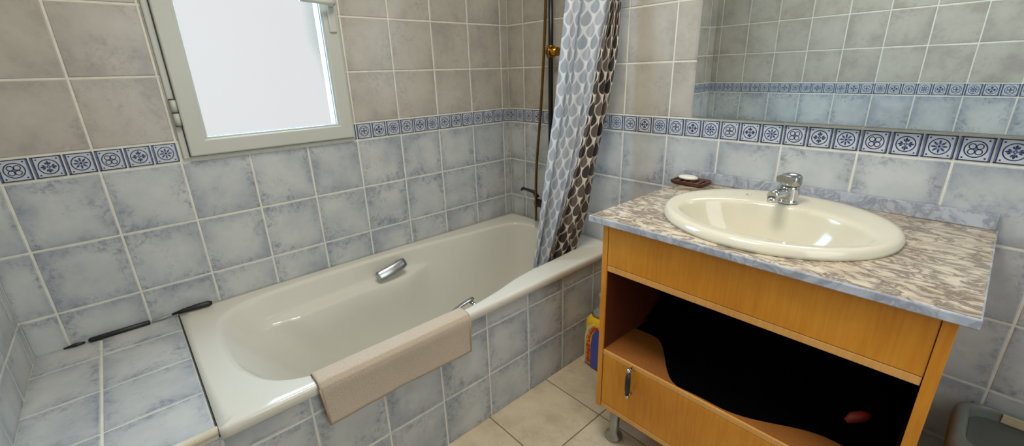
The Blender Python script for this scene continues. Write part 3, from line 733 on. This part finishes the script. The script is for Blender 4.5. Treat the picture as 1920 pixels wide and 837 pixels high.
# ------------------------------------------------------------------ curtain
def tab(t, z):
    t = sorted(t)
    if z <= t[0][0]: a, b_ = t[0], t[1]
    elif z >= t[-1][0]: a, b_ = t[-2], t[-1]
    else:
        for a, b_ in zip(t, t[1:]):
            if a[0] <= z <= b_[0]: break
    f = (z - a[0]) / (b_[0] - a[0]); return Vector((a[1] + (b_[1] - a[1]) * f, a[2] + (b_[2] - a[2]) * f))
TL = [(1.49, .62, -.265), (1.31, .615, -.286), (1.115, .61, -.31), (.912, .60, -.341), (.70, .59, -.371), (.46, .58, -.407)]
TM = [(1.49, .70, -.099), (1.303, .69, -.147), (1.11, .68, -.182), (.905, .66, -.226), (.685, .64, -.291), (.47, .60, -.333)]
TR = [(1.49, .74, -.092), (1.303, .73, -.086), (1.10, .71, -.105), (.89, .685, -.137), (.66, .65, -.145), (.47, .605, -.17)]
ZBOT = .445; ZTOP = 2.0
def sheet(ta, tb, waves, amp, mat, name, par, u0, ph, stretch):
    mb = MB(); rows = []; uvs = []; nz, nu = 150, 56; width = 0.0
    for j in range(nz + 1):
        z = ZBOT + (ZTOP - ZBOT) * j / nz; a, b_ = tab(ta, z), tab(tb, z); d = (b_ - a); Ln = d.length; d.normalize(); nrm = Vector((-d.y, d.x))
        if nrm.dot(Vector((1, -1))) < 0: nrm = -nrm
        r = []; uv = []
        for i in range(nu + 1):
            t = i / nu
            w_ = math.sin(t * math.pi) ** .5 if 0 < t < 1 else 0
            off = amp * w_ * (math.sin(2 * math.pi * waves * t + ph + .5 * math.sin(z * 3.1)) * .8 + .3 * math.sin(2 * math.pi * waves * 2.3 * t + z * 4 + ph))
            off += .006 * math.sin(z * 6 + t * 5) * w_
            p = a + d * (Ln * t) + nrm * off
            r.append(Vector((p.x, p.y, z))); uv.append((u0 + t * stretch, z))
        rows.append(r); uvs.append(uv)
    mb.grid(rows, mat, uv=uvs)
    o = mb.build(name, par, fix=False)
    so_ = o.modifiers.new('thickness', 'SOLIDIFY'); so_.thickness = .0012
    return o
cur = thing('shower_curtain', (.62, -.25, ZBOT), 'shower curtain with drop print hanging into the foot end of the tub', 'curtain')
sheet(TM, TR, 2.2, .022, 'curtain_front', 'front_panel', cur, .3, 1.0, .30)['label'] = 'white cloth with dark brown drops'
sheet(TL, TM, 1.6, .024, 'curtain_back', 'reverse_panel', cur, 0, .4, .26)['label'] = 'pale reverse side with faded grey drops'
mb = MB(); mb.tube([(.70, -.003, 2.03), (.70, YF + .003, 2.03)], .0125, 'chrome', 16)
tag(own(mb.build('curtain_rod'), (.70, -.96, 2.03)), 'chrome curtain rod above the outer edge of the tub', 'rod')
# ------------------------------------------------------------------ bath towel over the tub edge
def towel():
    mb = MB(); prof = [(.668, .455), (.670, .475), (.676, .487), (.686, .4935), (.70, .4945), (.72, .4940), (.733, .491), (.7405, .483), (.7415, .465), (.739, .44), (.737, .41), (.736, .38), (.736, .352)]
    y0, y1 = -1.352, -.862; n = 70; pr = []
    for k in range(len(prof) - 1):
        for j in range(3):
            f = j / 3; pr.append((prof[k][0] + (prof[k + 1][0] - prof[k][0]) * f, prof[k][1] + (prof[k + 1][1] - prof[k][1]) * f))
    pr.append(prof[-1])
    def P(t, k, off):
        x, z = pr[k]; kk = k / (len(pr) - 1); low = max(0, (.48 - z) / .13) if k > 15 else 0
        y = y0 + (y1 - y0) * t + low * (.010 * (1 - t) - .004 * t)
        x += off * (1 if k > 15 else .2) + low * (.0025 * math.sin(t * 7 + 1) + .001 * math.sin(t * 23))
        z += off * (1 if 8 < k < 20 else 0) + low * (.002 * math.sin(t * 4.2 + .5))
        return Vector((x, y, z))
    top = [[P(i / n, k, .0045) for i in range(n + 1)] for k in range(len(pr))]
    bot = [[P(i / n, k, .0) for i in range(n + 1)] for k in range(len(pr))]
    mb.grid(top, 'towel'); mb.grid(bot, 'towel', flip=True)
    for e in (0, -1): mb.grid([top[e], bot[e]], 'towel')
    for e in (0, n): mb.grid([[r[e] for r in top], [r[e] for r in bot]], 'towel')
    return mb
tw = thing('bath_mat', (.71, -1.107, .494), 'beige terry bath mat draped over the outer rim of the tub', 'bath mat')
towel().build('mat_cloth', tw)
mb = MB(); mb.tube([(.7445, -1.352 + .0, .478), (.744, -1.349, .44), (.742, -1.344, .39), (.7405, -1.341, .353)], .0025, 'towel_hem', 8); mb.build('hem', tw)
mb = MB(); mb.tube([(.7445, -.862, .478), (.744, -.863, .44), (.742, -.865, .39), (.7405, -.866, .353)], .0025, 'towel_hem', 8); mb.build('hem', tw)
# ------------------------------------------------------------------ black wand on the ledge
wand = thing('long_brush', (.03, -1.6, .485), 'slim black long handled brush lying along the wall where ledge meets tub', 'brush')
mb = MB(); mb.tube([(.022, -1.592, .4955), (.026, -1.56, .4985), (.029, -1.52, .5000), (.030, -1.487, .4995), (.030, -1.476, .4985)], [.0035, .0075, .0098, .0100, .006], 'black_plastic', 16); mb.build('grip', wand)
mb = MB(); mb.tube([(.022, -1.592, .4955), (.021, -1.62, .492), (.020, -1.648, .491)], [.0032, .005, .0035], 'clear_grey', 12); mb.build('neck', wand)
mb = MB(); mb.tube([(.020, -1.652, .4915), (.020, -1.655, .4915), (.020, -1.80, .4915), (.019, -1.804, .4915)], [.005, .0078, .0078, .005], 'black_plastic', 14)
mb.tube([(.019, -1.813, .490), (.018, -1.835, .490), (.018, -1.862, .489)], [.003, .0055, .002], 'black_plastic', 12); mb.build('shaft', wand)
# ------------------------------------------------------------------ pack between tub and vanity
pack = thing('cleaning_pack', (.83, -.26, 0), 'yellow, red and blue plastic pack standing on the floor between tub and cabinet', 'pack')
mb = MB(); c = (.845, -.235)
def pr_(hx_, hy_, z, r=.03): return rrect(c[0], c[1], hx_, hy_, r, z)
rg = [pr_(.075, .030, .0015), pr_(.088, .040, .012), pr_(.092, .043, .05), pr_(.092, .044, .12), pr_(.092, .044, .20), pr_(.089, .041, .228), pr_(.078, .034, .245), pr_(.055, .02, .256, .015)]
mb.grid(rg, 'yellow', closed=True); mb.cap(rg[0], 'yellow', True); mb.cap(rg[-1], 'yellow'); mb.build('pack_body', pack)
# front face print (faces -y, towards the room)
yf = -.2805
def quad(x0, x1, z0, z1, mat, d, nm, sh=0):
    mb = MB(); mb.box((x0, yf - d, z0), (x1, yf + .003, z1), mat, .0006); return mb
mb = MB(); pts = [(.800, .012), (.925, .012), (.925, .20), (.86, .215), (.825, .205), (.806, .17), (.800, .12)]
fr = [Vector((x, yf - .0012, z)) for x, z in pts]; bk = [Vector((x, yf + .008, z)) for x, z in pts]
mb.face(fr, 'blue'); mb.grid([fr + [fr[0]], bk + [bk[0]]], 'blue', smooth=False); mb.build('blue_panel', pack)
mb = MB(); pts = [(.766, .03), (.773, .03), (.774, .10), (.776, .15), (.79, .195), (.815, .222), (.808, .226), (.78, .203), (.768, .16)]
fr = [Vector((x, yf - .0016, z)) for x, z in pts]; bk = [Vector((x, yf + .010, z)) for x, z in pts]
mb.grid([fr + [fr[0]], bk + [bk[0]]], 'cream_film', smooth=False); mb.face(fr, 'cream_film'); mb.build('cream_band', pack)
mb = MB()
for (x, z, w2, h2, sl) in ((.787, .035, .007, .006, 0), (.788, .052, .006, .005, .3), (.786, .070, .008, .004, -.2), (.789, .090, .007, .009, .1), (.786, .112, .009, .006, 0), (.788, .135, .006, .005, .4), (.790, .155, .005, .007, 0), (.797, .178, .005, .009, .5), (.808, .196, .007, .008, .8), (.824, .211, .010, .005, .6)):
    q = [Vector((x - w2, yf - .0022, z - h2 + sl * -.005)), Vector((x + w2, yf - .0022, z - h2 + sl * .005)), Vector((x + w2, yf - .0022, z + h2 + sl * .005)), Vector((x - w2, yf - .0022, z + h2 - sl * .005))]
    b2 = [v + Vector((0, .010, 0)) for v in q]; mb.face(q, 'red'); mb.grid([q + [q[0]], b2 + [b2[0]]], 'red', smooth=False)
mb.build('red_print', pack)
mb = MB(); n = 14; rg = []
for (r, z, dx) in ((.040, .250, 0), (.030, .268, .002), (.016, .288, .004), (.009, .305, .006), (.014, .325, .010), (.020, .345, .012), (.014, .362, .012)):
    rg.append([Vector((c[0] - .035 + dx + r * (1 + .25 * math.sin(3 * 2 * math.pi * j / n)) * math.cos(2 * math.pi * j / n), c[1] - .01 + .5 * r * math.sin(2 * math.pi * j / n), z)) for j in range(n)])
mb.grid(rg, 'film', closed=True); mb.cap(rg[0], 'film', True); mb.cap(rg[-1], 'film'); mb.build('twisted_top', pack)
# ------------------------------------------------------------------ waste bin
bn = thing('waste_bin', (1.99, -.16, 0), 'grey plastic waste bin by the wall to the right of the cabinet', 'bin')
bc = (2.005, -.176)
mb = MB(); rr = lambda a, b_, z, r=.05: rrect(bc[0], bc[1], a, b_, r, z, 8)
rg = [rr(.095, .085, .003), rr(.108, .098, .008), rr(.120, .110, .10), rr(.131, .120, .25), rr(.136, .126, .318), rr(.138, .128, .322), rr(.138, .128, .331)]
mb.grid(rg, 'bin', closed=True); mb.cap(rg[0], 'bin', True); mb.cap(rg[-1], 'bin'); mb.build('bin_body', bn)
mb = MB(); R2 = lambda l, f, bk, z, r: rrect((bc[0] - .141 + l + bc[0] + .141 - l) / 2, (bc[1] - .131 + f + bc[1] + .131 - bk) / 2, .141 - l, (.262 - f - bk) / 2, r, z, 8)
rg = [R2(0, 0, 0, .328, .052), R2(0, 0, 0, .360, .052), R2(.003, .003, .002, .371, .050), R2(.010, .012, .004, .376, .048), R2(.020, .040, .006, .376, .045), R2(.027, .056, .008, .373, .042), R2(.031, .062, .010, .364, .040), R2(.034, .066, .012, .338, .038)]
mb.grid(rg, 'bin', closed=True); mb.build('bin_lid', bn)
mb = MB(); f2 = R2(.034, .066, .012, .346, .038); f3 = R2(.05, .085, .03, .341, .035); mb.grid([f2, f3], 'bin_dark', closed=True); mb.face(f3, 'bin_dark', True); mb.build('bin_flap', bn)
mb = MB(); mb.box((1.952, -.0605, .350), (2.06, -.056, .3745), 'bin_label', .001); so = mb.build('pale_strip', bn); so['label'] = 'pale cream strip'
mb = MB(); mb.box((1.8935, -.058, .352), (1.897, -.052, .3775), 'gasket', .001); so = mb.build('hinge_slot', bn)
# red item on the added shade filler
mb = MB(); mb.tube([(1.688, -.425, .414), (1.698, -.415, .424), (1.715, -.405, .434), (1.728, -.398, .442)], [.006, .013, .013, .005], 'red_item', 14)
tag(own(mb.build('red_object'), (1.708, -.41, .41)), 'small dull red object lying on the added shade filler in the niche', 'item')
